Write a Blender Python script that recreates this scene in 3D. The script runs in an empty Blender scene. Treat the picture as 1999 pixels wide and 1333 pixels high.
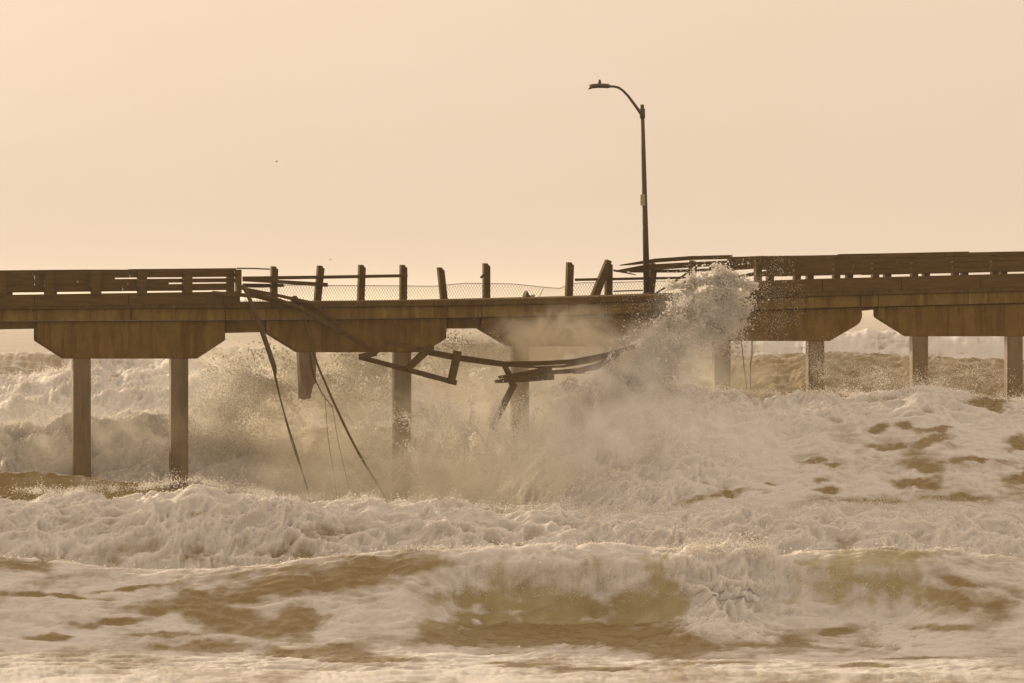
import bpy, bmesh, math, random
import numpy as np
from mathutils import Vector
random.seed(7); rng = np.random.default_rng(11)
R = math.radians
S = bpy.context.scene
C = S.collection

# ------------------------------------------------------------------ camera
F = 6600.0            # focal length in photo pixels (photo 1999 wide)
HZ = 590.0            # row of the horizon in the photo
HC = 7.5              # camera height above the sea (m)
cam_d = bpy.data.cameras.new('camera'); cam = bpy.data.objects.new('camera', cam_d); C.objects.link(cam)
cam.location = (0, 0, HC); cam.rotation_euler = (R(90), 0, 0)
cam_d.sensor_width = 36.0; cam_d.lens = 36.0 * F / 1999.0
cam_d.shift_y = (HZ - 666.5) / 1999.0
cam_d.clip_start = 0.5; cam_d.clip_end = 30000
S.camera = cam

# ------------------------------------------------------------------ sky, sun, exposure
SUN_AZ, SUN_EL = R(-47), R(13)         # behind the pier, to the left
world = bpy.data.worlds.new('World'); S.world = world; world.use_nodes = True
wn, wl = world.node_tree.nodes, world.node_tree.links
wn.clear()
sky = wn.new('ShaderNodeTexSky'); sky.sky_type = 'NISHITA'; sky.sun_disc = False
sky.sun_elevation = SUN_EL; sky.sun_rotation = SUN_AZ
sky.air_density = 1.0; sky.dust_density = 8.0; sky.ozone_density = 1.0
hsv = wn.new('ShaderNodeHueSaturation'); hsv.inputs['Saturation'].default_value = 0.35
tint = wn.new('ShaderNodeMix'); tint.data_type = 'RGBA'; tint.blend_type = 'MULTIPLY'
tint.inputs[0].default_value = 1.0; tint.inputs[7].default_value = (1.12, 0.88, 0.67, 1)
mixw = wn.new('ShaderNodeMix'); mixw.data_type = 'RGBA'; mixw.inputs[0].default_value = 0.68
mixw.inputs[7].default_value = (9.75, 7.8, 6.05, 1)      # thick even marine haze of the whole sky
wtc = wn.new('ShaderNodeTexCoord'); wmp = wn.new('ShaderNodeMapping'); wmp.inputs['Scale'].default_value = (5, 5, 16)
wnz = wn.new('ShaderNodeTexNoise'); wnz.inputs['Scale'].default_value = 1.6; wnz.inputs['Detail'].default_value = 4      # uneven thickness of the haze
wrp = wn.new('ShaderNodeMix'); wrp.data_type = 'RGBA'; wrp.inputs[6].default_value = (9.5, 7.2, 5.15, 1); wrp.inputs[7].default_value = (9.95, 7.95, 6.1, 1)
wl.new(wtc.outputs['Generated'], wmp.inputs['Vector']); wl.new(wmp.outputs[0], wnz.inputs['Vector']); wl.new(wnz.outputs[0], wrp.inputs[0]); wl.new(wrp.outputs[2], mixw.inputs[7])
bg = wn.new('ShaderNodeBackground'); bg.inputs['Strength'].default_value = 0.116
out = wn.new('ShaderNodeOutputWorld')
wl.new(sky.outputs[0], hsv.inputs['Color']); wl.new(hsv.outputs[0], tint.inputs[6])
wl.new(tint.outputs[2], mixw.inputs[6]); wl.new(mixw.outputs[2], bg.inputs[0]); wl.new(bg.outputs[0], out.inputs[0])

sun_d = bpy.data.lights.new('sun', 'SUN'); sun = bpy.data.objects.new('sun', sun_d); C.objects.link(sun)
sun_d.energy = 5.0; sun_d.angle = R(0.6); sun_d.color = (1.0, 0.82, 0.57)
sdir = Vector((math.sin(SUN_AZ) * math.cos(SUN_EL), math.cos(SUN_AZ) * math.cos(SUN_EL), math.sin(SUN_EL)))
sun.rotation_euler = sdir.to_track_quat('Z', 'Y').to_euler()
sun.location = (-40, 60, 60)

S.view_settings.view_transform = 'Standard'; S.view_settings.look = 'None'
S.view_settings.gamma = 1.0; S.view_settings.exposure = 0.0; S.view_settings.use_curve_mapping = False
S.render.engine = 'CYCLES'
S.cycles.use_denoising = True
S.cycles.max_bounces = 14; S.cycles.diffuse_bounces = 9; S.cycles.volume_bounces = 9; S.cycles.transparent_max_bounces = 16
S.cycles.volume_step_rate = 1.0; S.cycles.volume_max_steps = 256
S.cycles.caustics_reflective = False; S.cycles.caustics_refractive = False

# ------------------------------------------------------------------ helpers
ALPHA = R(22); TA = math.tan(ALPHA); D0 = 110.0      # the pier runs right and away at 22 degrees
U = Vector((math.cos(ALPHA), math.sin(ALPHA), 0)); NB = Vector((-math.sin(ALPHA), math.cos(ALPHA), 0))
FAR = 5.2                                            # far railing stands this far behind the near edge
def pier_y(t, off=0.0): return (D0 + off / math.cos(ALPHA)) / (1 - t * TA)
def W(px, py, off=0.0):                              # photo pixel -> point on a vertical plane parallel to the pier
    t = (px - 999.5) / F; y = pier_y(t, off)
    return Vector((t * y, y, HC - (py - HZ) / F * y))

def mat(name):
    m = bpy.data.materials.new(name); m.use_nodes = True
    n, l = m.node_tree.nodes, m.node_tree.links
    n.clear(); o = n.new('ShaderNodeOutputMaterial')
    return m, n, l, o
def ramp(n, stops):
    r = n.new('ShaderNodeValToRGB'); e = r.color_ramp.elements
    while len(e) < len(stops): e.new(0.5)
    for k, (p, c) in enumerate(stops):
        e[k].position = p; e[k].color = (*c, 1) if len(c) == 3 else c
    return r
def noise(n, l, scale, detail=5, rough=.6, vec=None, dist=0.0):
    t = n.new('ShaderNodeTexNoise'); t.inputs['Scale'].default_value = scale
    t.inputs['Detail'].default_value = detail; t.inputs['Roughness'].default_value = rough
    t.inputs['Distortion'].default_value = dist
    if vec is not None: l.new(vec, t.inputs['Vector'])
    return t
def mathn(n, l, op, a, b=None, clamp=False):
    m = n.new('ShaderNodeMath'); m.operation = op; m.use_clamp = clamp
    for k, v in ((0, a), (1, b)):
        if v is None: continue
        if isinstance(v, (int, float)): m.inputs[k].default_value = v
        else: l.new(v, m.inputs[k])
    return m.outputs[0]

def surface_mat(name, c0, c1, scale, stretch=(1, 1, 1), rough=0.8, bump=0.3, streak=None, spec=0.3):
    m, n, l, o = mat(name)
    geo = n.new('ShaderNodeNewGeometry'); mp = n.new('ShaderNodeMapping'); mp.inputs['Scale'].default_value = stretch
    l.new(geo.outputs['Position'], mp.inputs['Vector'])
    nz = noise(n, l, scale, 8, .65, mp.outputs[0])
    r = ramp(n, [(0.3, c0), (0.7, c1)]); l.new(nz.outputs[0], r.inputs[0])
    col = r.outputs[0]
    if streak:                                       # rust and algae runs, longer than wide
        mp2 = n.new('ShaderNodeMapping'); mp2.inputs['Scale'].default_value = (2.2, 2.2, 0.28)
        l.new(geo.outputs['Position'], mp2.inputs['Vector'])
        n2 = noise(n, l, 1.3, 6, .7, mp2.outputs[0])
        r2 = ramp(n, [(0.47, (0, 0, 0)), (0.62, (1, 1, 1))]); l.new(n2.outputs[0], r2.inputs[0])
        f = mathn(n, l, 'MULTIPLY', r2.outputs[0], 0.8)
        mx = n.new('ShaderNodeMix'); mx.data_type = 'RGBA'; l.new(f, mx.inputs[0]); l.new(col, mx.inputs[6])
        mx.inputs[7].default_value = (*streak, 1); col = mx.outputs[2]
        n3 = noise(n, l, 2.1, 7, .72, mp2.outputs[0]); r3 = ramp(n, [(0.56, (0, 0, 0)), (0.72, (1, 1, 1))]); l.new(n3.outputs[0], r3.inputs[0])   # pale salt and lime runs
        mx3 = n.new('ShaderNodeMix'); mx3.data_type = 'RGBA'; l.new(mathn(n, l, 'MULTIPLY', r3.outputs[0], .55), mx3.inputs[0]); l.new(col, mx3.inputs[6])
        mx3.inputs[7].default_value = (c1[0] * 1.6, c1[1] * 1.6, c1[2] * 1.9, 1); col = mx3.outputs[2]
    p = n.new('ShaderNodeBsdfPrincipled'); l.new(col, p.inputs['Base Color'])
    p.inputs['Roughness'].default_value = rough; p.inputs['Specular IOR Level'].default_value = spec
    b = n.new('ShaderNodeBump'); b.inputs['Strength'].default_value = bump; b.inputs['Distance'].default_value = 0.05
    nf = noise(n, l, scale * 5, 6, .7, mp.outputs[0]); l.new(nf.outputs[0], b.inputs['Height']); l.new(b.outputs[0], p.inputs['Normal'])
    l.new(p.outputs[0], o.inputs[0])
    return m

M = {}
M['concrete'] = surface_mat('concrete', (.115, .068, .014), (.18, .113, .028), 1.6, rough=.8, streak=(.085, .043, .006), spec=.12)
M['concrete_wet'] = surface_mat('concrete_wet', (.105, .062, .014), (.165, .103, .028), 2.2, stretch=(1, 1, .5), rough=.30, bump=.05, streak=(.075, .037, .006), spec=.5)
_p = [q for q in M['concrete_wet'].node_tree.nodes if q.type == 'BSDF_PRINCIPLED'][0]; _p.inputs['Coat Weight'].default_value = .3; _p.inputs['Coat Roughness'].default_value = .28   # film of water
M['slab'] = surface_mat('slab', (.13, .08, .018), (.205, .138, .04), 1.1, rough=.8, streak=(.09, .045, .008), spec=.12)
M['edge'] = surface_mat('kerb_concrete', (.08, .048, .012), (.13, .08, .022), 2.2, rough=.8, streak=(.065, .034, .006), spec=.12)
M['wood'] = surface_mat('weathered_wood', (.07, .041, .010), (.12, .073, .02), 3.0, stretch=(.5, .5, 4), rough=.85, spec=.12)
M['wood_dark'] = surface_mat('wet_wood', (.062, .035, .009), (.11, .066, .018), 4.0, stretch=(.6, .6, 3), rough=.7, spec=.15)
M['metal'] = surface_mat('painted_metal', (.06, .041, .018), (.085, .06, .028), 6.0, rough=.5)
M['wire'] = surface_mat('galvanised_wire', (.16, .11, .06), (.24, .17, .10), 9.0, rough=.5)
M['rope'] = surface_mat('rope', (.075, .046, .018), (.13, .085, .04), 12.0, rough=.9)
M['plate'] = surface_mat('sign_plate', (.30, .25, .15), (.38, .32, .2), 6.0, rough=.6)
M['feather'] = surface_mat('feather', (.6, .56, .5), (.75, .7, .64), 6.0, rough=.8)

def tag(o, label=None, cat=None, group=None, kind=None):
    if label: o['label'] = label
    if cat: o['category'] = cat
    if group: o['group'] = group
    if kind: o['kind'] = kind
    return o
def empty(name, loc, label, cat, group=None):
    e = bpy.data.objects.new(name, None); C.objects.link(e); e.location = loc; e.empty_display_size = .3
    return tag(e, label, cat, group)
def link_mesh(name, me, m, parent=None):
    o = bpy.data.objects.new(name, me); C.objects.link(o)
    if m is not None: me.materials.append(m)
    if parent is not None:
        o.parent = parent
        o.matrix_parent_inverse = parent.matrix_basis.inverted()
    return o
def from_bm(name, bm, m, parent=None, smooth=False):
    bmesh.ops.recalc_face_normals(bm, faces=bm.faces)
    me = bpy.data.meshes.new(name); bm.to_mesh(me); bm.free()
    if smooth:
        for p in me.polygons: p.use_smooth = True
    return link_mesh(name, me, m, parent)
def add_prism(bm, poly, off, thick, bev=0.0):
    """outline in photo pixels on the plane `off` metres behind the pier's near edge, `thick` metres deep"""
    vf = [bm.verts.new(W(x, y, off)) for x, y in poly]
    back = NB * thick
    vb = [bm.verts.new(v.co + back) for v in vf]
    n = len(poly); fs = []
    fs.append(bm.faces.new(vf)); fs.append(bm.faces.new(vb[::-1]))
    for i in range(n): fs.append(bm.faces.new((vf[i], vb[i], vb[(i + 1) % n], vf[(i + 1) % n])))
    if bev > 0:
        ed = list({e for f in fs for e in f.edges})
        bmesh.ops.bevel(bm, geom=ed, offset=bev, segments=1, affect='EDGES', clamp_overlap=True)
def prism(name, poly, off, thick, m, parent=None, bev=0.0):
    bm = bmesh.new(); add_prism(bm, poly, off, thick, bev)
    return from_bm(name, bm, m, parent)
def plank_poly(pts, w):
    """polyline centre (px) and width(s) in px -> outline"""
    ws = [w] * len(pts) if isinstance(w, (int, float)) else list(w)
    up, dn = [], []
    for i, (x, y) in enumerate(pts):
        a = pts[max(i - 1, 0)]; b = pts[min(i + 1, len(pts) - 1)]
        dx, dy = b[0] - a[0], b[1] - a[1]; L = math.hypot(dx, dy) or 1
        nx, ny = -dy / L * ws[i] / 2, dx / L * ws[i] / 2
        up.append((x + nx, y + ny)); dn.append((x - nx, y - ny))
    return up + dn[::-1]
def plank(name, pts, w, off, thick, m, parent=None, jag=0.0):
    poly = plank_poly(pts, w)
    if jag:                                            # splintered ends
        n = len(pts)
        (ax, ay), (bx, by) = poly[n - 1], poly[n]
        dx, dy = pts[-1][0] - pts[-2][0], pts[-1][1] - pts[-2][1]; L = math.hypot(dx, dy)
        dx, dy = dx / L * jag, dy / L * jag
        k = random.uniform(.2, .5)
        ins = [(ax + (bx - ax) * k + dx, ay + (by - ay) * k + dy), (ax + (bx - ax) * (k + .2) + dx * .2, ay + (by - ay) * (k + .2) + dy * .2),
               (ax + (bx - ax) * .85 + dx * .6, ay + (by - ay) * .85 + dy * .6)]
        poly = poly[:n] + ins + poly[n:]
    return prism(name, poly, off, thick, m, parent, bev=0.006)
def add_tube(bm, pts, r, seg=6):
    rs = [r] * len(pts) if isinstance(r, (int, float)) else r
    prev = None; rings = []
    for i, p in enumerate(pts):
        a = pts[max(i - 1, 0)]; b = pts[min(i + 1, len(pts) - 1)]
        d = (b - a).normalized(); x = d.orthogonal().normalized()
        if prev is not None:
            x = (prev - d * prev.dot(d)).normalized()
        prev = x; y = d.cross(x)
        rings.append([bm.verts.new(p + x * rs[i] * math.cos(2 * math.pi * k / seg) + y * rs[i] * math.sin(2 * math.pi * k / seg)) for k in range(seg)])
    for i in range(len(rings) - 1):
        for k in range(seg): bm.faces.new((rings[i][k], rings[i][(k + 1) % seg], rings[i + 1][(k + 1) % seg], rings[i + 1][k]))
    bm.faces.new(rings[0][::-1]); bm.faces.new(rings[-1])
def tube(name, pts, r, m, parent=None, seg=8):
    bm = bmesh.new(); add_tube(bm, pts, r, seg)
    return from_bm(name, bm, m, parent, smooth=True)
def interp(tab, x, k=1):
    a = np.array(tab, float); return np.interp(x, a[:, 0], a[:, k])

# ---- gradient noise on arrays
_perm = np.random.default_rng(3).permutation(256); _perm = np.concatenate([_perm, _perm, _perm]).astype(np.int32)
_g = np.random.default_rng(4).normal(size=(256, 3)); _g /= np.linalg.norm(_g, axis=1)[:, None]; _g = _g.astype(np.float32)
def perlin(x, y, z):
    xi, yi, zi = np.floor(x).astype(np.int32), np.floor(y).astype(np.int32), np.floor(z).astype(np.int32)
    xf, yf, zf = (x - xi).astype(np.float32), (y - yi).astype(np.float32), (z - zi).astype(np.float32)
    u, v, w = (q * q * q * (q * (q * 6 - 15) + 10) for q in (xf, yf, zf))
    xi &= 255; yi &= 255; zi &= 255
    def g(a, b, c):
        h = _perm[_perm[_perm[xi + a] + yi + b] + zi + c]
        G = _g[h]
        return G[..., 0] * (xf - a) + G[..., 1] * (yf - b) + G[..., 2] * (zf - c)
    x00 = g(0, 0, 0) * (1 - u) + g(1, 0, 0) * u; x10 = g(0, 1, 0) * (1 - u) + g(1, 1, 0) * u
    x01 = g(0, 0, 1) * (1 - u) + g(1, 0, 1) * u; x11 = g(0, 1, 1) * (1 - u) + g(1, 1, 1) * u
    return ((x00 * (1 - v) + x10 * v) * (1 - w) + (x01 * (1 - v) + x11 * v) * w) * 1.6
def fbm(x, y, z, oct=4, gain=.5, billow=False):
    s = 0; a = 1; tot = 0; f = 1.0
    for k in range(oct):
        n = perlin(x * f + 17.3 * k, y * f + 5.1 * k, z * f + 9.7 * k)
        if billow: n = 1 - 2 * np.abs(n)
        s = s + a * n; tot += a; a *= gain; f *= 2.03
    return s / tot
def sstep(a, b, x):
    u = np.clip((x - a) / (b - a), 0, 1); return u * u * (3 - 2 * u)

# ------------------------------------------------------------------ sea
def to_t(px): return (np.asarray(px, float) - 999.5) / F
# crest lines read from the photograph: (photo x, photo y of the crest)
CREST = {
 'B': [(-700,1105),(-200,1098),(0,1090),(60,1092),(150,1104),(300,1118),(450,1110),(600,1094),(700,1084),(800,1075),(1000,1073),(1150,1069),(1250,1074),(1400,1079),(1600,1081),(1780,1079),(1830,1071),(1900,1082),(1999,1094),(2300,1112),(2700,1120)],
 'A': [(-700,950),(-200,955),(0,962),(100,962),(250,957),(330,948),(385,938),(440,957),(520,970),(600,977),(690,978),(720,972),(760,988),(840,978),(900,984),(1000,1000),(1090,988),(1130,998),(1165,1012),(1250,1002),(1330,997),(1440,988),(1520,1003),(1600,1000),(1710,990),(1800,1002),(1900,996),(1999,1006),(2300,1000),(2700,1010)],
 'A2': [(-700,905),(-200,915),(0,921),(100,927),(200,936),(300,950),(430,972),(520,1010),(620,1060),(2700,1100)],
 'C': [(-700,840),(-200,836),(0,832),(60,826),(130,818),(200,822),(270,818),(335,822),(400,835),(500,850),(700,862),(900,845),(1000,825),(1100,795),(1250,768),(1350,764),(1450,768),(1560,774),(1600,768),(1700,775),(1760,770),(1800,758),(1840,762),(1900,776),(1999,784),(2300,780),(2700,800)],
 'D': [(-700,745),(-200,748),(0,745),(60,738),(100,728),(150,722),(185,706),(300,700),(370,703),(420,714),(500,722),(800,735),(1200,715),(1350,705),(1500,695),(1620,692),(1700,694),(1800,698),(1900,702),(1999,706),(2700,715)],
 'E': [(-700,690),(-200,693),(0,692),(100,688),(150,684),(300,678),(600,680),(1000,668),(1400,662),(1600,652),(1690,647),(1800,651),(1900,653),(1999,656),(2700,660)],
}
rows = []
def seg(a, b, n): rows.extend(np.linspace(a, b, n, endpoint=False))
seg(8, 58, 10); seg(58, 69, 45); seg(69, 74.4, 75); seg(74.4, 77.6, 80); seg(77.6, 93.5, 22); seg(93.5, 96, 26)
seg(96, 100, 85); seg(100, 103, 30); seg(103, 115, 150); seg(115, 128, 20); seg(128, 142, 75); seg(142, 153, 55)
seg(153, 205, 40); seg(205, 236, 34); rows.extend(np.geomspace(236, 1500, 90)); rows.extend(np.geomspace(1650, 16000, 14))
rows = np.array(rows, np.float32)
tc = np.concatenate([[-3, -1.5, -.8, -.5, -.35], np.linspace(-.27, -.16, 28, endpoint=False), np.linspace(-.16, .16, 590), np.linspace(.16, .27, 29)[1:], [.35, .5, .8, 1.5, 3]]).astype(np.float32)
nr, nc = len(rows), len(tc)
Dg, Tg = np.meshgrid(rows, tc, indexing='ij')
PX = Tg * F + 999.5
PYR = D0 / np.clip(1 - Tg * TA, .3, 3)                    # depth of the pier's near edge on this bearing
Xg = Tg * Dg

wob = fbm(Xg * .12, Dg * .05, Dg * 0 + 1.3, 3)
z = 0.10 * fbm(Xg * .35, Dg * .7, Dg * 0, 3) + np.where(Dg > 120, .35, .0) * fbm(Xg * .06, Dg * .14, Dg * 0 + 7, 3)
zf = sstep(300, 500, Dg); z += zf * 1.1 * fbm(Xg * .02, Dg * .05, Dg * 0 + 3, 2)
z = z * sstep(15, 60, Dg) - 0.6 * (1 - sstep(30, 66, Dg)) * 0
foam = np.full_like(z, .62); turb = np.zeros_like(z); clear = np.zeros_like(z)
foam += np.where(Dg > 118, -.42, 0)

def crest(name, depth): 
    y = np.interp(PX[0], *np.array(CREST[name]).T) + (np.interp(PX[0], [200, 420], [20, 8]) if name == 'A' else 0)
    return (HC - (y - HZ) / F * depth)
def put(name, depth, wf, wb, shape, low, foam_f, turb_f, foam_b=.3, crest_sharp=1.0):
    """raise one wave: depth along its crest (array over columns), front/back widths"""
    global z, foam, turb
    h = crest(name, depth)[None, :]; d = Dg - depth[None, :]
    u = np.clip(-d / wf, 0, 1.0)
    zfront = h * (low + (1 - low) * shape(u)); zback = h * np.exp(-(np.clip(d, 0, None) / wb) ** 2)
    zz = np.where(d < 0, zfront, zback)
    zz = np.where(d < -wf, -9, zz)
    win = zz > z
    blend = sstep(-.05, .25, zz - z)
    z = np.where(win, zz, z)
    infront = (d <= wb * .25)
    ff = np.where(infront, foam_f, foam_b)
    foam = foam * (1 - blend) + ff * blend
    turb = turb * (1 - blend) + np.where(infront, turb_f, turb_f * .4) * blend
    return d, u, h

bore = lambda u: np.clip(1 - u ** 2.2, 0, 1)
slope = lambda u: .5 * (1 + np.cos(np.pi * np.clip(u, 0, 1) ** .85))
ones = np.ones(nc, np.float32)
wcol = fbm(tc * 40, tc * 0, tc * 0 + 2.2, 3)
px0 = PX[0]
# far lines first
put('E', 222 + 1.5 * wcol, 14, 14, slope, .25, np.where(px0 > 1350, .72, .4)[None, :] * np.ones_like(z), .5, .3)
put('D', 143 + np.interp(px0, [0, 400, 1300], [-3, -3, 6]) + 2 * wcol, 11, 10, lambda u: np.clip(1 - u ** 1.6, 0, 1), .3,
    np.interp(px0, [-300, 700, 1250, 1500], [.86, .84, .6, .16])[None, :] * np.ones_like(z), np.interp(px0, [0, 700, 1300, 1500], [1, 1, .5, .12])[None, :], .3)
dC = np.interp(px0, [-500, 0, 700, 950, 1200, 1500, 2000, 2400], [110.5, 108.8, 113.4, 113.8, 110.4, 111.2, 112.6, 114]) + .5 * wcol
wfC = np.interp(px0, [0, 500, 1000, 1300, 2000], [4.6, 5, 7, 9, 9.5])[None, :]
put('C', dC, wfC, 6, lambda u: np.clip(1 - u ** 1.25, 0, 1), .24,
    np.interp(px0, [-300, 900, 1500, 1650, 1999], [.82, .84, .84, .74, .67])[None, :] * np.ones_like(z), np.interp(px0, [0, 1200, 1550, 1750, 1999], [.9, 1, .9, .55, .35])[None, :], .6)
calm = np.interp(px0, [1250, 1500], [0, .75])[None, :] * sstep(.22, .5, (dC[None, :] - Dg) / wfC) * (Dg > 100)
turb *= 1 - calm; foam -= .10 * calm
put('A2', 100.9 + .2 * wcol, 3.0, 2.6, slope, .3, .22 * np.ones_like(z), .1, .25)
dA, uA, hA = put('A', 98.4 + .6 * wcol, 3.3, 3.2, bore, .12, np.interp(uA_ := np.clip(-(Dg - 98.4) / 3.3, 0, 1), [0, .8, 1], [.84, .74, .68]), 1.0, .7)
va = (.62 + .75 * fbm(Xg * .22, Dg * .3, z * .6 + 4, 2)) * np.interp(px0, [1650, 1900], [1, .7])[None, :]
turb = np.where(np.abs(Dg - 97.5) < 3.4, turb * np.clip(va, .5, 1.15), turb)
# front wave: gentle shoulders and a throwing lip in the middle
pxn = px0 + 30 * fbm(tc * 90, tc * 0 + 8, tc * 0, 3)
lip = sstep(790, 930, pxn) * (1 - sstep(1740, 1900, pxn))
dB = 76.5 + .35 * wcol
h = crest('B', dB)[None, :]; d = Dg - dB[None, :]; u = np.clip(-d / 5.6, 0, 1)
gent = .5 * (1 + np.cos(np.pi * u ** .7))
wobc = .025 * fbm(tc * 120, tc * 0 + 4, tc * 0, 3)[None, :]
plun = np.interp(u + wobc * (u > .02), [0, .05, .12, .17, .24, .34, .6, 1], [1, .985, .88, .5, .26, .16, .07, 0])
fB = gent * (1 - lip)[None, :] + plun * lip[None, :]
zB = np.where(d < 0, h * fB, h * np.exp(-(np.clip(d, 0, None) / 2.6) ** 2)); zB = np.where(d < -5.6, -9, zB)
blend = sstep(-.02, .15, zB - z) * (d > -5.6)
z = np.maximum(z, zB)
hB = np.clip(zB / np.maximum(h, .1), 0, 1)
cur = lip[None, :] * (hB > .2) * (d < .15)
# the curtain: glassy thin water at the lip, white where it has already fallen
PXw = PX + 75 * fbm(Xg * .9, Dg * .3, z * 2.0, 3) + 45 * fbm(Xg * 2.6, Dg, z * 4.5, 3)
white_c = np.interp(PXw, [780, 880, 1000, 1120, 1190, 1250, 1285, 1310, 1375, 1420, 1470, 1550, 1620, 1700, 1800, 1880], [.45, .8, .7, .72, .85, .75, .5, .5, .85, .95, .85, .6, .5, .5, .6, .5]) + .35 * fbm(Xg * 2.2, Dg * .6, z * .5, 3)
cw = sstep(.05, .8, lip[None, :]) * sstep(.12, .3, hB) * (d < .15)
ff = cw * (white_c + .18 * (1 - sstep(.2, .5, hB))) + (1 - cw) * (.61 - .06 * (lip[None, :] * (u > .25)))
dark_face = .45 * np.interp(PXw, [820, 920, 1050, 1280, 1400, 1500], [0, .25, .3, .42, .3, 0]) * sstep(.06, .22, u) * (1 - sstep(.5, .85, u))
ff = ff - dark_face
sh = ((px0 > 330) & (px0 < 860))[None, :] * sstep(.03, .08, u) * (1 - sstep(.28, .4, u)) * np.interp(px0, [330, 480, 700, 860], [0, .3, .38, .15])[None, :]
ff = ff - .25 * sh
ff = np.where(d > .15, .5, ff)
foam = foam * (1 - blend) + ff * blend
mound = np.exp(-((PXw - 1420) / 80) ** 2) * (u > .02) * (1 - sstep(.5, .75, u)); foam += .5 * mound
tb = lip[None, :] * np.where(cur > .3, .35 * white_c, .25) + mound * .5
z = z + .22 * mound * (d < .3)
turb = turb * (1 - blend) + tb * blend
clear = cur * np.clip(1.1 - white_c, 0, 1) * blend  # where the curtain's backlit glow is put into the water colour

# foreground wash
fg = (1 - sstep(66, 71, Dg))
foam = foam * (1 - fg) + (.57 + .14 * wob) * fg
turb *= (1 - fg)

# open brown water showing through the foam: (photo x, y, half width, half height, tilt)
HOLES = [(650,1130,215,13,-.16),(470,1222,95,24,.22),(578,1212,42,30,0),(600,1275,95,11,0),(410,1265,90,8,0),(205,1217,60,5,-.1),(300,1195,25,8,0),(100,1247,50,5,0),(40,1107,55,9,.1),(380,1157,22,6,0),
 (930,1172,28,18,.1),(940,1206,50,11,.1),(870,1227,45,14,-.2),(1000,1185,60,8,.1),(1060,1202,55,12,0),(1150,1195,60,22,0),(1230,1192,75,28,0),(1100,1226,90,11,0),(950,1250,120,11,0),(1150,1250,140,9,-.05),(1300,1268,130,13,0),
 (1550,1252,30,9,0),(1850,1170,34,13,.2),(1840,1226,62,8,0),(1885,1135,34,6,.15),(1640,1233,22,7,0),(1500,1262,70,8,0),(1780,1287,70,3,0),(700,1290,110,4,0),(1000,1299,70,4,0),(1150,1309,80,4,0),(1700,1300,60,3,0),(1420,1295,80,3,0),(330,1240,70,5,0),(120,1165,110,4,.05),(260,1150,80,4,-.1),
 (1720,841,18,7,0),(1769,833,20,6,0),(1828,837,34,6,0),(1740,875,38,9,0),(1820,862,34,10,-.2),(1986,866,24,12,0),(1937,786,34,10,.1),(1811,916,28,7,.1),(1793,944,48,11,0),(1608,960,20,6,0),(1601,937,14,4,0),(1625,907,18,3,0),(1587,900,22,4,0),(1990,938,24,9,0),(1405,968,80,9,-.1),(1496,942,20,5,0),(1900,900,40,5,0),(1690,980,60,5,0),(1880,970,50,5,0)]
PYg = HZ + (HC - z) / Dg * F
wx = fbm(Xg * .9, Dg * .9, z * 2, 4) * 48; wy = fbm(Xg * .8 + 9, Dg * .8, z * 2, 4, .6) * 20
wz = fbm(Xg * 3.2 + 9, Dg * 3.2, z * 5, 3)
hole = np.zeros_like(z)
for hx, hy, hw, hh, ht in HOLES:
    qx = PX + wx * min(1, hw / 40) - hx; qy = PYg + wy * min(1, hh / 9) - hy - ht * qx
    rr2 = (qx / hw) ** 2 + (qy / hh) ** 2
    hole = np.maximum(hole, np.where(np.abs(qx) < 3 * hw, np.exp(-rr2 ** 1.3 * .8), 0))
hole *= (Dg < 116)
foam = foam - .55 * hole * np.clip(1 + .5 * wz, 0, 2)
turb *= (1 - .6 * hole)

# detailed 3-D displacement
Yg = Dg.copy(); Zg = z.astype(np.float32)
P = [Xg.astype(np.float32).ravel(), Yg.ravel(), Zg.ravel()]
zr = Zg
dzr = np.gradient(zr, axis=0) / np.maximum(np.gradient(Yg, axis=0), 1e-3)
dzr = np.clip(dzr, -2.5, 2.5)
nl = 1 / np.sqrt(1 + dzr ** 2); nyv, nzv = -dzr * nl, nl
x_, y_, z_ = Xg, Yg, Zg * 1.2
near = (Dg > 60) & (Dg < 260)
big = np.zeros_like(z); 
idx = np.where(near.ravel())[0]
xx, yy, zz = (a.ravel()[idx] for a in (x_, y_, z_))
w1 = fbm(xx * .5, yy * .5, zz * .5 + 3, 2)
b1 = fbm(xx * .9 + w1, yy * .9, zz * .9 + w1, 4, .5, billow=True) - .45
b2 = fbm(xx * 2.7 + w1 * 2, yy * 2.7, zz * 2.7, 4, .68, billow=True) - .45
b0 = fbm(xx * .42, yy * .42, zz * .42 + 8, 2)
tr = turb.ravel()[idx]
disp = tr * (.62 * b0 + .56 * b1 + .10 * b2)
rip = fbm(xx * .8 + .5 * w1, yy * 2.0, zz * 0 + 5, 5, .62, billow=True)
disp += (1 - np.clip(tr * 1.6, 0, 1)) * .13 * (rip - .4) * np.interp(yy, [60, 72, 110, 150], [.5, .9, 1.6, 2.5])
full = np.zeros(nr * nc, np.float32); full[idx] = disp
full = full.reshape(nr, nc)
Xo = Xg + full * .25 * turb
Yo = Yg + full * nyv * 1.0
Zo = Zg + full * nzv
# less foam in the hollows: their brown shading put into the mask, with mottling
foam_fine = np.zeros(nr * nc, np.float32); foam_fine[idx] = .34 * b1 + .20 * b0 + .12 * b2
foam = foam + foam_fine.reshape(nr, nc) * np.clip(.4 + turb, 0, 1)

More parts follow.
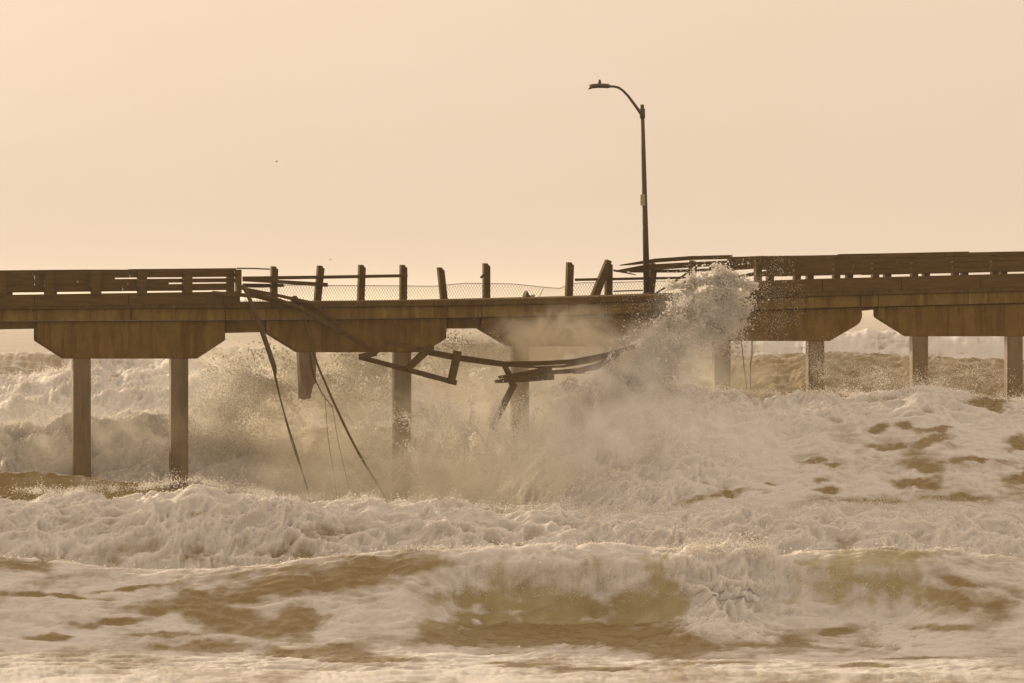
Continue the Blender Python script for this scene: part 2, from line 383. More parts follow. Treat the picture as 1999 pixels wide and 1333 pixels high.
co = np.stack([Xo, Yo, Zo], -1).reshape(-1, 3).astype(np.float32)
ii = np.arange((nr - 1) * (nc - 1)); rI, cI = ii // (nc - 1), ii % (nc - 1)
a = rI * nc + cI
quads = np.stack([a, a + 1, a + nc + 1, a + nc], -1).astype(np.int32)
def np_mesh(name, co, faces):
    k = faces.shape[1]
    me = bpy.data.meshes.new(name); me.vertices.add(len(co)); me.vertices.foreach_set('co', co.ravel())
    me.loops.add(faces.size); me.loops.foreach_set('vertex_index', faces.ravel())
    me.polygons.add(len(faces)); me.polygons.foreach_set('loop_start', np.arange(0, faces.size, k, dtype=np.int32))
    me.update(calc_edges=True)
    return me
sea_me = np_mesh('sea', co, quads)
sea_me.polygons.foreach_set('use_smooth', np.ones(len(quads), bool))
for nm, arr in (('foam', foam), ('clear', clear), ('turb', turb)):
    at = sea_me.attributes.new(nm, 'FLOAT', 'POINT'); at.data.foreach_set('value', np.clip(arr, 0, 1.5).ravel().astype(np.float32))

def foam_bsdf(n, l, col=(.68, .655, .625), normal=None, trans=.3):
    df = n.new('ShaderNodeBsdfDiffuse'); df.inputs['Color'].default_value = (*col, 1)
    tl = n.new('ShaderNodeBsdfTranslucent'); tl.inputs['Color'].default_value = (*col, 1)
    mx = n.new('ShaderNodeMixShader'); mx.inputs[0].default_value = trans
    l.new(df.outputs[0], mx.inputs[1]); l.new(tl.outputs[0], mx.inputs[2])
    if normal is not None:
        l.new(normal, df.inputs['Normal']); l.new(normal, tl.inputs['Normal'])
    return mx.outputs[0]

m, n, l, o = mat('surf')
geo = n.new('ShaderNodeNewGeometry')
af = n.new('ShaderNodeAttribute'); af.attribute_name = 'foam'
ac = n.new('ShaderNodeAttribute'); ac.attribute_name = 'clear'
atb = n.new('ShaderNodeAttribute'); atb.attribute_name = 'turb'
mp = n.new('ShaderNodeMapping'); mp.inputs['Scale'].default_value = (.42, .30, 1.5); l.new(geo.outputs['Position'], mp.inputs['Vector'])
n1 = noise(n, l, 1.0, 7, .62, mp.outputs[0], dist=.6)
mp2 = n.new('ShaderNodeMapping'); mp2.inputs['Scale'].default_value = (3.4, 3, 1.9); l.new(geo.outputs['Position'], mp2.inputs['Vector'])
n2 = noise(n, l, 1.0, 5, .7, mp2.outputs[0])
nn = mathn(n, l, 'ADD', mathn(n, l, 'MULTIPLY', n1.outputs[0], 1.3), mathn(n, l, 'MULTIPLY', n2.outputs[0], .30))
lev = mathn(n, l, 'SUBTRACT', mathn(n, l, 'ADD', af.outputs['Fac'], nn), 1.15)
mk = n.new('ShaderNodeMapRange'); mk.interpolation_type = 'SMOOTHSTEP'
mk.inputs['From Min'].default_value = -.06; mk.inputs['From Max'].default_value = .40; l.new(lev, mk.inputs['Value'])
nb = noise(n, l, 9.0, 6, .7, geo.outputs['Position'])
bp = n.new('ShaderNodeBump'); bp.inputs['Distance'].default_value = .06
l.new(mathn(n, l, 'ADD', mathn(n, l, 'MULTIPLY', atb.outputs['Fac'], .22), .2), bp.inputs['Strength'])
l.new(nb.outputs[0], bp.inputs['Height'])
fp = n.new('ShaderNodeBsdfPrincipled'); fp.inputs['Base Color'].default_value = (.585, .57, .54, 1); fp.inputs['Roughness'].default_value = .75
fp.inputs['Subsurface Weight'].default_value = .85; fp.inputs['Subsurface Radius'].default_value = (1.0, .85, .7); fp.inputs['Subsurface Scale'].default_value = .24
fp.inputs['Specular IOR Level'].default_value = .15
l.new(bp.outputs[0], fp.inputs['Normal']); fo = fp.outputs[0]
wat = n.new('ShaderNodeBsdfPrincipled'); wat.inputs['Roughness'].default_value = .22; wat.inputs['IOR'].default_value = 1.33
wc = n.new('ShaderNodeMix'); wc.data_type = 'RGBA'; l.new(ac.outputs['Fac'], wc.inputs[0])
wc.inputs[6].default_value = (.225, .165, .064, 1); wc.inputs[7].default_value = (.43, .39, .225, 1)  # second colour: thin water's paler olive, with the light coming through it painted in
l.new(wc.outputs[2], wat.inputs['Base Color'])
mpw = n.new('ShaderNodeMapping'); mpw.inputs['Scale'].default_value = (1.2, .8, 1.2); l.new(geo.outputs['Position'], mpw.inputs['Vector'])
nw = noise(n, l, 2.0, 5, .6, mpw.outputs[0])
bw = n.new('ShaderNodeBump'); bw.inputs['Strength'].default_value = .5; bw.inputs['Distance'].default_value = .12
l.new(nw.outputs[0], bw.inputs['Height']); l.new(bw.outputs[0], wat.inputs['Normal'])
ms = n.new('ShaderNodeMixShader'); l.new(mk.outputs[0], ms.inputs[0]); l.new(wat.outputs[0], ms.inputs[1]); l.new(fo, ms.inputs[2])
l.new(ms.outputs[0], o.inputs[0])
M['surf'] = m
sea = link_mesh('sea', sea_me, m); tag(sea, 'brown stormy sea with rows of white foaming breakers', kind='structure')

# ------------------------------------------------------------------ pier
DECK = [(-400, 595), (0, 592), (250, 590.5), (450, 589.5), (650, 588), (950, 584), (1200, 578), (1300, 575), (1600, 566), (1999, 556), (2500, 543)]
SOFF = [(-400, 648), (0, 645), (72, 641.5), (440, 650), (520, 648), (872, 641.5), (940, 641), (1275, 627), (1335, 624), (1680, 607), (1715, 603.5), (2060, 590), (2500, 575)]
def dy(x): return float(interp(DECK, x))
def sy(x): return float(interp(SOFF, x))
pier = empty('fishing_pier', W(1000, 1000, 2.5), 'storm damaged concrete fishing pier on square piles above the surf', 'pier')
xs = [-380, -150, 72, 256, 440, 520, 700, 872, 940, 1110, 1275, 1335, 1505, 1680, 1715, 1890, 2060, 2480]
# slab with its kerb-like top edge, one slab per span
for i in range(0, len(xs) - 1):
    a_, b_ = xs[i], xs[i + 1]
    mid = (a_ + b_) / 2; j = .35
    prism('deck_slab', [(a_ + j, dy(a_) + 12), (b_ - j, dy(b_) + 12), (b_ - j, dy(b_) + 35), (a_ + j, dy(a_) + 35)], 0.0, 5.6, M['slab'], pier, .02)
    prism('deck_edge', [(a_, dy(a_)), (mid, dy(mid)), (b_, dy(b_)), (b_, dy(b_) + 11.7), (mid, dy(mid) + 11.7), (a_, dy(a_) + 11.7)], -.12, 5.84, M['edge'], pier, .015)
for i in range(0, len(xs) - 1):
    a_, b_ = xs[i], xs[i + 1]
    for off in (.35, 2.55, 4.75):
        prism('girder', [(a_ + .4, dy(a_) + 35.3), (b_ - .4, dy(b_) + 35.3), (b_ - .4, sy(b_)), (a_ + .4, sy(a_))], off, .5, M['concrete'], pier, .02)
CAPS = [(-373, -5, 712, -300, -110), (72, 440, 700, 161, 351.5), (520, 872, 687.5, 600, 787.5), (940, 1275, 676, 1018, 1196), (1333, 1681, 665.5, 1412, 1595), (1715, 2058, 656.5, 1798, 1983)]
for k, (a_, b_, yb, p0, p1) in enumerate(CAPS):
    outl = [[(a_, 672), (b_, 670), (b_ - 55, yb), (a_ + 55, yb)][::-1],
            [(440, 664), (385, 700), (127, 700), (72, 665)], [(872, 660), (829, 687.5), (584, 687.5), (521, 648.5)], [(1275, 641), (1222, 676), (997, 676), (938, 641.5)],
            [(1684, 612), (1683, 622), (1679, 630), (1671, 636), (1621, 665.5), (1388, 665.5), (1333, 634)], [(2058, 618), (2006, 656.5), (1776, 656.5), (1716, 619)]][k]
    if k == 0: outl = [(b_, 668), (b_ - 55, yb), (a_ + 55, yb), (a_, 676)]
    prism('pile_cap', [(a_, dy(a_) + 36), (b_, dy(b_) + 36)] + outl, .18, .42, M['concrete'], pier, .025)
    for q, pc in enumerate((p0, p1)):
        w = 32.5 * D0 / pier_y((pc - 999.5) / F) / 2
        if k == 2 and q == 0:                         # the pile that snapped off
            poly = [(583.5, yb - 6), (617, yb - 6), (617.5, 716), (617, 748), (611, 752), (606, 779), (601, 776), (596, 781), (590, 777), (588, 779), (587, 740)]
            pl = prism('broken_pile', poly, .22, .30, M['concrete_wet'], pier, .02); pl['label'] = 'pile snapped off short with a jagged lower end'
        else:
            base = 1130
            pl = prism('pile', [(pc - w, yb - 6), (pc + w, yb - 6), (pc + w, base), (pc - w, base)], .22, .30, M['concrete_wet'], pier, .045)

# kerb timbers at the near edge where they survive
def kerb(parent, x0, x1, top, h_, off, step=92):
    x = x0
    while x < x1 - 5:
        e = min(x + step * 2, x1)
        prism('kerb_board', [(x, top(x)), (e - 1, top(e)), (e - 1, top(e) + h_), (x, top(x) + h_)], off, .18, M['wood'], parent, .01)
        x = e

# ---- near railing, left
KT_L = lambda x: float(np.interp(x, [-400, 0, 470], [582, 575.5, 568.5]))
rl = empty('railing', W(200, 590, .1), 'intact timber plank railing ending at the broken pier edge beside the hanging cable', 'railing')
kerb(rl, -300, 470, KT_L, 24, -.16)
for pxp, wd in ((-177, 17), (-86, 17), (4, 17), (97, 17), (188, 17), (279, 17), (368, 16), (467, 10)):
    t_ = float(np.interp(pxp, [-300, 0, 470], [533, 529, 524]))
    prism('post', [(pxp - wd / 2, t_ + 2), (pxp + wd / 2, t_ + 2), (pxp + wd / 2, KT_L(pxp) + 3), (pxp - wd / 2, KT_L(pxp) + 3)], -.25, .2, M['wood'], rl, .012)
def boards(parent, xs_, lines, thick=.05, off=-.02, m=None, jit=.8):
    for (yl, yr, h_, x0, x1) in lines:
        f = lambda x: yl + (yr - yl) * (x - xs_[0]) / (xs_[1] - xs_[0])
        x = x0; k = 0
        while x < x1 - 8:
            e = min(x + random.choice((182, 186, 270)), x1)
            if x1 - e < 60: e = x1
            j0, j1 = random.uniform(-jit, jit), random.uniform(-jit, jit)
            mid = (x + e) / 2; sag = random.uniform(-.6, .6)
            prism('rail_board', [(x + .5, f(x) + j0), (mid, f(mid) + (j0 + j1) / 2 + sag), (e - .5, f(e) + j1), (e - .5, f(e) + h_ + j1), (mid, f(mid) + h_ + (j0 + j1) / 2 + sag), (x + .5, f(x) + h_ + j0)], off + random.uniform(-.004, .004), thick, m or M['wood'], parent, .006)
            x = e; k += 1
boards(rl, (0, 470), [(536, 532, 8.5, -300, 470), (547, 542.5, 8, -300, 470), (558, 553, 13.4, -300, 445)], off=-.02)
boards(rl, (0, 470), [(527.6, 523.4, 6.5, -300, 462)], thick=.30, off=-.05)
tube('end_pipe', [W(462, 523.5, .2), W(500, 524, .22), W(527, 525.5, .24)], .022, M['metal'], rl)

# ---- far railing, left
fl = empty('railing', W(200, 590, FAR), 'timber plank railing on the seaward side behind the intact railing', 'railing')
for k in range(-4, 6):
    pxp = 451 - 86.6 * (5 - k)
    if pxp < -300: continue
    t_ = float(np.interp(pxp, [-300, 0, 470], [536, 532, 527]))
    prism('post', [(pxp - 7, t_), (pxp + 7, t_), (pxp + 7, dy(pxp) + 4), (pxp - 7, dy(pxp) + 4)], FAR, .18, M['wood'], fl, .012)
boards(fl, (0, 470), [(531, 528, 7, -300, 452), (541.5, 538, 8, -300, 225), (552.5, 549, 8, -300, 330), (561.5, 553, 5, -300, 450)], off=FAR - .07)

# ---- standing remains of the far railing in the gap
def post(parent, xb, xt, yt, wd, off=FAR, yb=None, name='post'):
    yb = yb if yb else dy(xb) + 3
    w_ = wd / 2
    return prism(name, [(xt - w_, yt), (xt + w_ * .3, yt + .6), (xt + w_ * .36, yt + 4.5), (xt + w_, yt + 5.5), (xb + w_, yb), (xb - w_, yb)], off, .2, M['wood'], parent, .008)
mr = empty('broken_railing', W(660, 588, FAR), 'four bare posts joined by one surviving rail beside the fence mesh', 'railing')
post(mr, 535.5, 537.5, 519.5, 12); post(mr, 621, 628, 518, 12); post(mr, 706, 708.5, 516.5, 12); post(mr, 789, 789.5, 516.5, 12)
plank('rail', [(474, 543), (625, 541), (795, 538)], [7, 6.5, 6], FAR - .07, .06, M['wood'], mr, jag=2)
plank('rail', [(474, 546), (540, 549.5), (640, 556)], [6, 7, 8], FAR - .13, .05, M['wood'], mr)
plank('rail', [(474, 557), (512, 557.5), (552, 557)], [8, 8, 6], FAR + .2, .05, M['wood'], mr, jag=5)
p1 = empty('railing_post', W(868, 586, FAR), 'lone timber post leaning over beside the four posts joined by a rail', 'post'); post(p1, 869, 862, 521.5, 12)
p2 = empty('railing_post', W(951, 585, FAR), 'lone upright timber post with a bent bracket on its side', 'post'); post(p2, 951.5, 951.5, 513.5, 12)
plank('bracket', [(946, 534.5), (942, 540), (939, 542)], [5, 5, 3], FAR - .05, .1, M['metal'], p2)
p3 = empty('railing_post', W(1113, 580, FAR), 'lone upright timber post where the fence mesh sags down low', 'post'); post(p3, 1112.5, 1115, 511.5, 12)

# ---- far railing, right, with warped and split boards
fr = empty('broken_railing', W(1400, 575, FAR), 'warped railing with split curling boards beside the lamp post', 'railing')
for pb, pt_, yt in ((1190, 1190.5, 511), (1271, 1278, 513), (1349, 1356, 508), (1428, 1430, 505), (1505, 1506, 504), (1583, 1583, 503), (1660, 1660, 501), (1734.5, 1734.5, 500), (1810, 1810, 499), (1885, 1885, 498), (1961, 1961, 496), (2037, 2037, 495), (2112, 2112, 493)):
    post(fr, pb, pt_, yt, 12)
plank('prop', [(1161, 584), (1175, 548), (1190, 508)], [15, 13, 10], FAR - .3, .2, M['wood'], fr)
plank('rail_board', [(1430, 501.5), (1350, 503.5), (1280, 508.5), (1238, 514.5), (1212, 517.5)], [8, 8, 8, 5, 2], FAR - .09, .05, M['wood'], fr, jag=2)
plank('rail_board', [(1480, 511), (1400, 514), (1330, 518), (1260, 522.5), (1206, 529)], [9, 10, 11, 12, 4], FAR - .15, .05, M['wood'], fr, jag=5)
plank('rail_board', [(1198, 527.5), (1222, 532), (1242, 536.5)], [4, 3, 1.5], FAR - .09, .04, M['wood'], fr)
plank('rail_board', [(1230, 529.5), (1320, 529), (1430, 525)], [5, 6, 6], FAR - .09, .05, M['wood'], fr)
plank('rail_board', [(1123, 546), (1230, 544), (1345, 542)], 5.2, FAR - .09, .05, M['wood'], fr, jag=3)
plank('rail_board', [(1198, 568.5), (1256, 566.5)], 2.6, FAR - .02, .04, M['metal'], fr)
plank('brace', [(1277, 575), (1320, 548), (1350, 527)], 3.2, FAR + .1, .06, M['metal'], fr)
plank('rail_board', [(1385, 523), (1440, 523), (1500, 518)], [6, 8, 9], FAR - .16, .05, M['wood'], fr)
plank('rail_board', [(1435, 542), (1475, 534), (1520, 530)], [7, 7, 6], FAR - .05, .05, M['wood'], fr)
boards(fr, (1430, 2000), [(502, 493, 8, 1430, 2200), (514, 503, 9, 1500, 2200), (524, 513, 9, 1500, 2200), (533.5, 522, 8, 1500, 2200)], off=FAR - .07)

# ---- near railing, right
rr = empty('railing', W(1750, 565, .1), 'intact timber plank railing starting beside the tall splash of spray', 'railing')
KT_R = lambda x: float(np.interp(x, [1450, 1560, 1999, 2500], [549, 545, 533.5, 521]))
kerb(rr, 1452, 2200, KT_R, 26, -.16, 77)
for pxp in (1482, 1558, 1635, 1711, 1787, 1867, 1944, 2021, 2097):
    t_ = float(np.interp(pxp, [1480, 1999, 2200], [503, 494, 490]))
    prism('post', [(pxp - 6, t_), (pxp + 6, t_), (pxp + 6, KT_R(pxp) + 34), (pxp - 6, KT_R(pxp) + 34)], .04, .2, M['wood'], rr, .012)
boards(rr, (1480, 1999), [(508, 499, 9, 1480, 2200), (519, 509.5, 8.5, 1480, 2200), (530, 519, 9, 1480, 2200)], off=-.02)
boards(rr, (1480, 1999), [(500, 491.5, 6.5, 1476, 2200)], thick=.30, off=-.05)

plank('rail_board', [(1492, 502.5), (1446, 504), (1402, 503)], [7, 6, 3], -.08, .05, M['wood'], rr, jag=4)
plank('rail_board', [(1492, 513), (1460, 516), (1436, 520)], [8, 7, 4], -.08, .05, M['wood'], rr, jag=5)
plank('rail_board', [(1640, 497.2), (1760, 495.4), (1892, 492.4)], [3, 3.5, 3.5], .02, .2, M['wood'], rr)

# ---- chain-link fence on the far side
fe = empty('chain_link_fence', W(900, 586, FAR + .25), 'thin sagging chain link mesh strung behind the bare posts', 'fence')
TOPF = [(478, 555), (560, 556), (650, 557), (760, 557.5), (850, 558.5), (880, 555), (910, 552.5), (1000, 554), (1060, 560), (1095, 563), (1108, 556), (1125, 552), (1200, 551), (1345, 547)]
bm = bmesh.new()
def fx(px, v):                                        # v = 0 deck, 1 top of the mesh
    b_ = dy(px) + 3; t_ = float(interp(TOPF, px)); return W(px + 1.6 * math.sin(px * .045) * v, b_ + (t_ - b_) * v, FAR + .26 + .05 * math.sin(px * .03))
cell = 5.4; rws = 7
k = 0; px = 478.0
while px < 1345:
    for s in (1, -1):
        pts = []
        for r_ in range(rws + 1):
            q = px + (cell / 2 if (r_ % 2) else 0) * s
            pts.append(fx(min(max(q, 478), 1346), r_ / rws))
        add_tube(bm, pts, .0075, 3)
    px += cell
me_o = from_bm('mesh', bm, M['wire'], fe); me_o['kind'] = 'stuff'
tube('top_wire', [fx(x, 1) for x in range(478, 1347, 14)], .011, M['wire'], fe, 5)
tube('tie_wire', [fx(1050, 0), fx(1063, .98)], .012, M['wire'], fe, 5)

# ---- street lamp
lp = empty('street_lamp', W(1263, 576, FAR - .5), 'tall slender street lamp with curved arm leaning slightly on the pier', 'street lamp')
LO = FAR - .5
tube('pole', [W(1263, 577, LO), W(1259.5, 440, LO), W(1256, 300, LO), W(1253.5, 204, LO)], [.115, .1, .082, .066], M['metal'], lp, 14)
tube('base', [W(1263, 579, LO), W(1263, 570, LO)], .16, M['metal'], lp, 14)
tube('collar', [W(1254.2, 231, LO), W(1254, 212, LO)], .095, M['metal'], lp, 12)
arm = [(1254, 226), (1248, 217), (1238, 203), (1226, 187), (1217, 177.5), (1208, 171), (1199, 168.8), (1186, 168.3)]
tube('arm', [W(x, y, LO) for x, y in arm], [.055, .055, .05, .045, .043, .042, .042, .042], M['metal'], lp, 10)
bm = bmesh.new()
hd = [(1149, 172.5, .05), (1151, 169.5, .12), (1156, 167.8, .16), (1166, 167, .18), (1178, 167, .17), (1187, 167.6, .12), (1192, 168.3, .05)]
rings = []
for x, y, r_ in hd:
    c = W(x, y, LO); rings.append([bm.verts.new(c + NB * (r_ * math.cos(a_)) + Vector((0, 0, 1)) * ((.075 if math.sin(a_) > 0 else .085) * math.sin(a_) * min(1, r_ / .11))) for a_ in [2 * math.pi * q / 12 for q in range(12)]])
for i in range(len(rings) - 1):
    for q in range(12): bm.faces.new((rings[i][q], rings[i][(q + 1) % 12], rings[i + 1][(q + 1) % 12], rings[i + 1][q]))
bm.faces.new(rings[0]); bm.faces.new(rings[-1][::-1])
head = from_bm('lamp_head', bm, M['metal'], lp, True)
tube('photocell', [W(1170.5, 165, LO), W(1170.5, 160, LO), W(1170.5, 156.5, LO), W(1170.5, 155, LO)], [.05, .055, .045, .015], M['metal'], head, 10)
prism('number_plate', [(1250.5, 379.5), (1259, 379.5), (1259.5, 401), (1250.5, 401)], LO - .16, .02, M['plate'], lp, .004)

# ---- debris on the deck
def debris(poly, off, thick, label):
    o_ = prism('debris', poly, off, thick, M['wood_dark'], None, .01); tag(o_, label, 'debris', None)
debris([(1027, 588), (1026.5, 577), (1030, 567), (1033, 575.5), (1036, 577), (1037.5, 584), (1044, 574.5), (1045, 575), (1041, 584), (1040, 588)], FAR - .2, .3, 'jagged splintered post stump standing on the bare deck')
debris([(1120, 584), (1122, 579), (1130, 577.5), (1140, 580.5), (1145, 584)], 3.2, .5, 'low rubble heap at the foot of the lone post')
debris([(1000, 588), (1003, 583), (1009, 584.5), (1013, 588)], 3.5, .3, 'small rubble lump beside the splintered stump')
debris([(1211, 581), (1214, 576), (1222, 577), (1226, 581)], 3.0, .4, 'small rubble lump beside the lamp post')
debris([(798, 590), (802, 586), (810, 588), (814, 590)], 3.0, .3, 'small rubble lump at the foot of the last railed post')
debris([(568, 592), (571, 580), (577, 576.5), (582, 580), (582, 592)], .1, .2, 'short broken post stub among the sloping fallen rails')

# ---- wreck of the near railing, hanging below the deck
wk = empty('fallen_railing', W(850, 700, -.6), 'collapsed railing of long rails and posts hanging below the broken deck', 'railing')
WO = -1.6
plank('rail', [(470, 562), (545, 577), (610, 591.5), (662, 633)], [6, 6, 7, 8], -.22, .06, M['wood_dark'], wk)
plank('rail', [(415, 571), (500, 578), (575, 596), (640, 632), (700, 666), (735, 691)], [7, 8, 8, 9, 9, 9], -.32, .07, M['wood_dark'], wk)
plank('rail', [(478, 568), (540, 583), (600, 606)], [5, 6, 6], -.4, .05, M['wood_dark'], wk)
plank('rail', [(758, 667), (800, 677), (845, 689), (900, 699), (985, 711), (1060, 709), (1120, 705.5), (1180, 694), (1240, 676)], [9, 10, 12, 12, 11, 9, 9, 9, 8], WO, .08, M['wood_dark'], wk)
plank('rail', [(995, 714), (1050, 717), (1100, 715), (1160, 704), (1205, 690)], [4, 4, 5, 6, 5], WO - .1, .06, M['wood_dark'], wk)
plank('rail', [(702, 697), (790, 720), (892, 747.5)], [9, 10, 10], WO - .05, .08, M['wood_dark'], wk)
plank('post', [(703, 697), (735, 689)], 11, WO - .16, .12, M['wood_dark'], wk)
plank('brace', [(733, 690), (758, 668), (766, 666)], [6, 6, 5], WO + .05, .1, M['wood_dark'], wk)
plank('post', [(796, 721), (820, 698), (843, 676)], [12, 13, 15], WO - .15, .14, M['wood_dark'], wk, jag=4)
plank('post', [(895, 685), (889, 715), (881, 748)], [14, 13, 13], WO - .15, .14, M['wood_dark'], wk, jag=2)
plank('post', [(986, 713), (994, 728), (1002, 750)], [8, 9, 11], WO - .15, .14, M['wood_dark'], wk)
pend = plank('post', [(1006, 748), (984, 791), (962, 836)], [11, 11, 9], WO - .3, .14, M['wood_dark'], wk, jag=3)
plank('rail_board', [(1082, 734), (1020, 739.5), (970, 744.5)], [14, 13, 7], WO - .2, .06, M['wood_dark'], wk, jag=6)
plank('rail_board', [(1078, 722), (1020, 731), (976, 736)], [16, 11, 5], WO - .12, .06, M['wood_dark'], wk, jag=4)
plank('rail_board', [(1076, 727), (1130, 723), (1165, 716), (1210, 690)], [8, 9, 12, 8], WO - .02, .06, M['wood_dark'], wk)
plank('rail_board', [(1120, 727), (1142, 726)], 6, WO - .22, .06, M['wood_dark'], wk)

# ---- dangling cables
def cable(pts, r, off, label, m='rope', sub=3):
    P_ = [W(x, y, off) for x, y in pts]
    out_ = []
    for i in range(len(P_) - 1):
        p0_, p1_, p2_, p3_ = P_[max(i - 1, 0)], P_[i], P_[i + 1], P_[min(i + 2, len(P_) - 1)]
        for s_ in range(sub):
            t_ = s_ / sub
            out_.append(.5 * ((2 * p1_) + (p2_ - p0_) * t_ + (2 * p0_ - 5 * p1_ + 4 * p2_ - p3_) * t_ ** 2 + (3 * p1_ - p0_ - 3 * p2_ + p3_) * t_ ** 3))
    out_.append(P_[-1])
    rr_ = r if isinstance(r, (int, float)) else list(np.interp(np.linspace(0, len(r) - 1, len(out_)), range(len(r)), r))
    o_ = tube('cable', out_, rr_, M[m], None, 6)
    return tag(o_, label, 'cable')
cable([(474, 556), (488, 585), (512, 648), (535, 716), (538, 740), (553, 800), (572, 862), (590, 920), (608, 985)], [.07, .07, .085, .085, .03, .026, .024, .022, .022], -.7, 'long cable in a thick sleeve dangling from the end of the intact railing')
cable([(536, 720), (556, 815), (578, 890), (597, 940), (606, 985)], .013, -.85, 'thin wire hanging alongside the sleeved cable')
cable([(588, 596), (600, 640), (618, 706), (634, 745), (650, 782), (682, 850), (712, 905), (737, 945), (764, 988)], [.025, .03, .034, .036, .04, .042, .042, .042, .042], -.8, 'thick cable slanting from the deck past the snapped pile into the foam')
cable([(606, 690), (612, 730), (630, 770), (650, 795)], .02, .2, 'short looping cable behind the slanting thick cable')
cable([(634, 770), (640, 850), (650, 915), (660, 990)], .009, -.3, 'faint thin wire dropping behind the slanting thick cable')
cable([(648, 790), (660, 860), (676, 930), (690, 990)], .009, -.5, 'second faint thin wire dropping under the slanting thick cable')
cable([(1447, 660), (1450, 690), (1453, 720), (1458, 760)], .017, .1, 'bent wire hanging under the pile cap near the splash')
cable([(1468, 660), (1468, 690), (1465, 715), (1465, 760)], .020, .1, 'straight dark wire hanging under the pile cap near the splash')

# ---- gulls
def gull(px, py, dist, span, label):
    t_ = (px - 999.5) / F; c = Vector((t_ * dist, dist, HC - (py - HZ) / F * dist))
    e = empty('gull', c, label, 'bird')
    tube('body', [c + Vector((-.2, 0, -.02)), c + Vector((-.1, 0, 0)), c + Vector((.06, 0, .01)), c + Vector((.2, 0, .0)), c + Vector((.27, 0, 0))], [.02, .06, .065, .04, .012], M['feather'], e, 8)
    for s in (1, -1):
        bm = bmesh.new()
        a0 = [c + Vector((.08, 0, .02)), c + Vector((.02 + .12, s * span * .28, .16)), c + Vector((-.14, s * span * .55, .06))]
        a1 = [c + Vector((-.08, 0, .02)), c + Vector((-.05, s * span * .28, .15)), c + Vector((-.18, s * span * .55, .055))]
        for z0 in (0, .015):
            pass
        va = [bm.verts.new(v) for v in a0]; vb = [bm.verts.new(v) for v in a1]
        vc = [bm.verts.new(v + Vector((0, 0, -.015))) for v in a0]; vd = [bm.verts.new(v + Vector((0, 0, -.015))) for v in a1]
        for i in range(2):
            for q in ((va[i], va[i+1], vb[i+1], vb[i]), (vc[i], vc[i+1], vd[i+1], vd[i]), (va[i], va[i+1], vc[i+1], vc[i]), (vb[i], vb[i+1], vd[i+1], vd[i])): bm.faces.new(q)
        from_bm('wing', bm, M['feather'], e)
gull(540, 315.5, 480, 1.1, 'tiny gull gliding high in the empty sky')
gull(645, 507, 620, 1.0, 'tiny gull flying just above the bare railing posts')

# ------------------------------------------------------------------ spray: flying droplets
m, n, l, o = mat('spray_droplets'); l.new(foam_bsdf(n, l, (.97, .945, .90), None, .58), o.inputs[0]); M['drop'] = m
TET = np.array([[1, 1, 1], [1, -1, -1], [-1, 1, -1], [-1, -1, 1]], np.float32) * .6
def droplets(name, pts, size, label):
    n_ = len(pts)
    ax = rng.normal(size=(n_, 4)).astype(np.float32); ax /= np.linalg.norm(ax, axis=1)[:, None]
    w_, x_, y_, z_ = ax.T
    Rm = np.stack([1-2*(y_**2+z_**2), 2*(x_*y_-z_*w_), 2*(x_*z_+y_*w_), 2*(x_*y_+z_*w_), 1-2*(x_**2+z_**2), 2*(y_*z_-x_*w_), 2*(x_*z_-y_*w_), 2*(y_*z_+x_*w_), 1-2*(x_**2+y_**2)], -1).reshape(-1, 3, 3)
    v = np.einsum('nij,kj->nki', Rm, TET) * size[:, None, None]
    v = v + pts[:, None, :]
    base = (np.arange(n_) * 4)[:, None, None]
    f = (base + np.array([[0, 1, 2], [0, 3, 1], [0, 2, 3], [1, 3, 2]])[None]).reshape(-1, 3).astype(np.int32)
    me = np_mesh(name, v.reshape(-1, 3).astype(np.float32), f)
    o_ = link_mesh(name, me, M['drop']); return tag(o_, label, kind='stuff')
def Wn(px, py, off):
    t_ = (px - 999.5) / F; y = (D0 + off / math.cos(ALPHA)) / (1 - t_ * TA)
    return np.stack([t_ * y, y, HC - (py - HZ) / F * y], -1)
def cloud(px, py, off, rx, ry, rd, cnt, thr=.0, nsc=1.0, edge=.6):
    """noise-clumped droplets in an ellipsoid"""
    got = []
    need = cnt
    for _ in range(6):
        n_ = int(need * 2.5) + 50
        v = rng.normal(size=(n_, 3)); v /= np.linalg.norm(v, axis=1)[:, None]; v *= (rng.random(n_) ** (1 / 3 * edge / .6))[:, None] * (1 + .25 * rng.normal(size=n_))[:, None]
        p = Wn(px + v[:, 0] * rx, py + v[:, 1] * ry, off + v[:, 2] * rd)
        nz = fbm(p[:, 0] * nsc, p[:, 1] * nsc, p[:, 2] * nsc, 4, .6)
        keep = nz + .25 * rng.normal(size=n_) * .6 > thr
        got.append(p[keep]); need -= keep.sum()
        if need <= 0: break
    return np.concatenate(got)[:cnt]
pts = []; siz = []
def add(p, s0, s1):
    pts.append(p); siz.append((s0 + (s1 - s0) * rng.random(len(p)) ** 3).astype(np.float32))
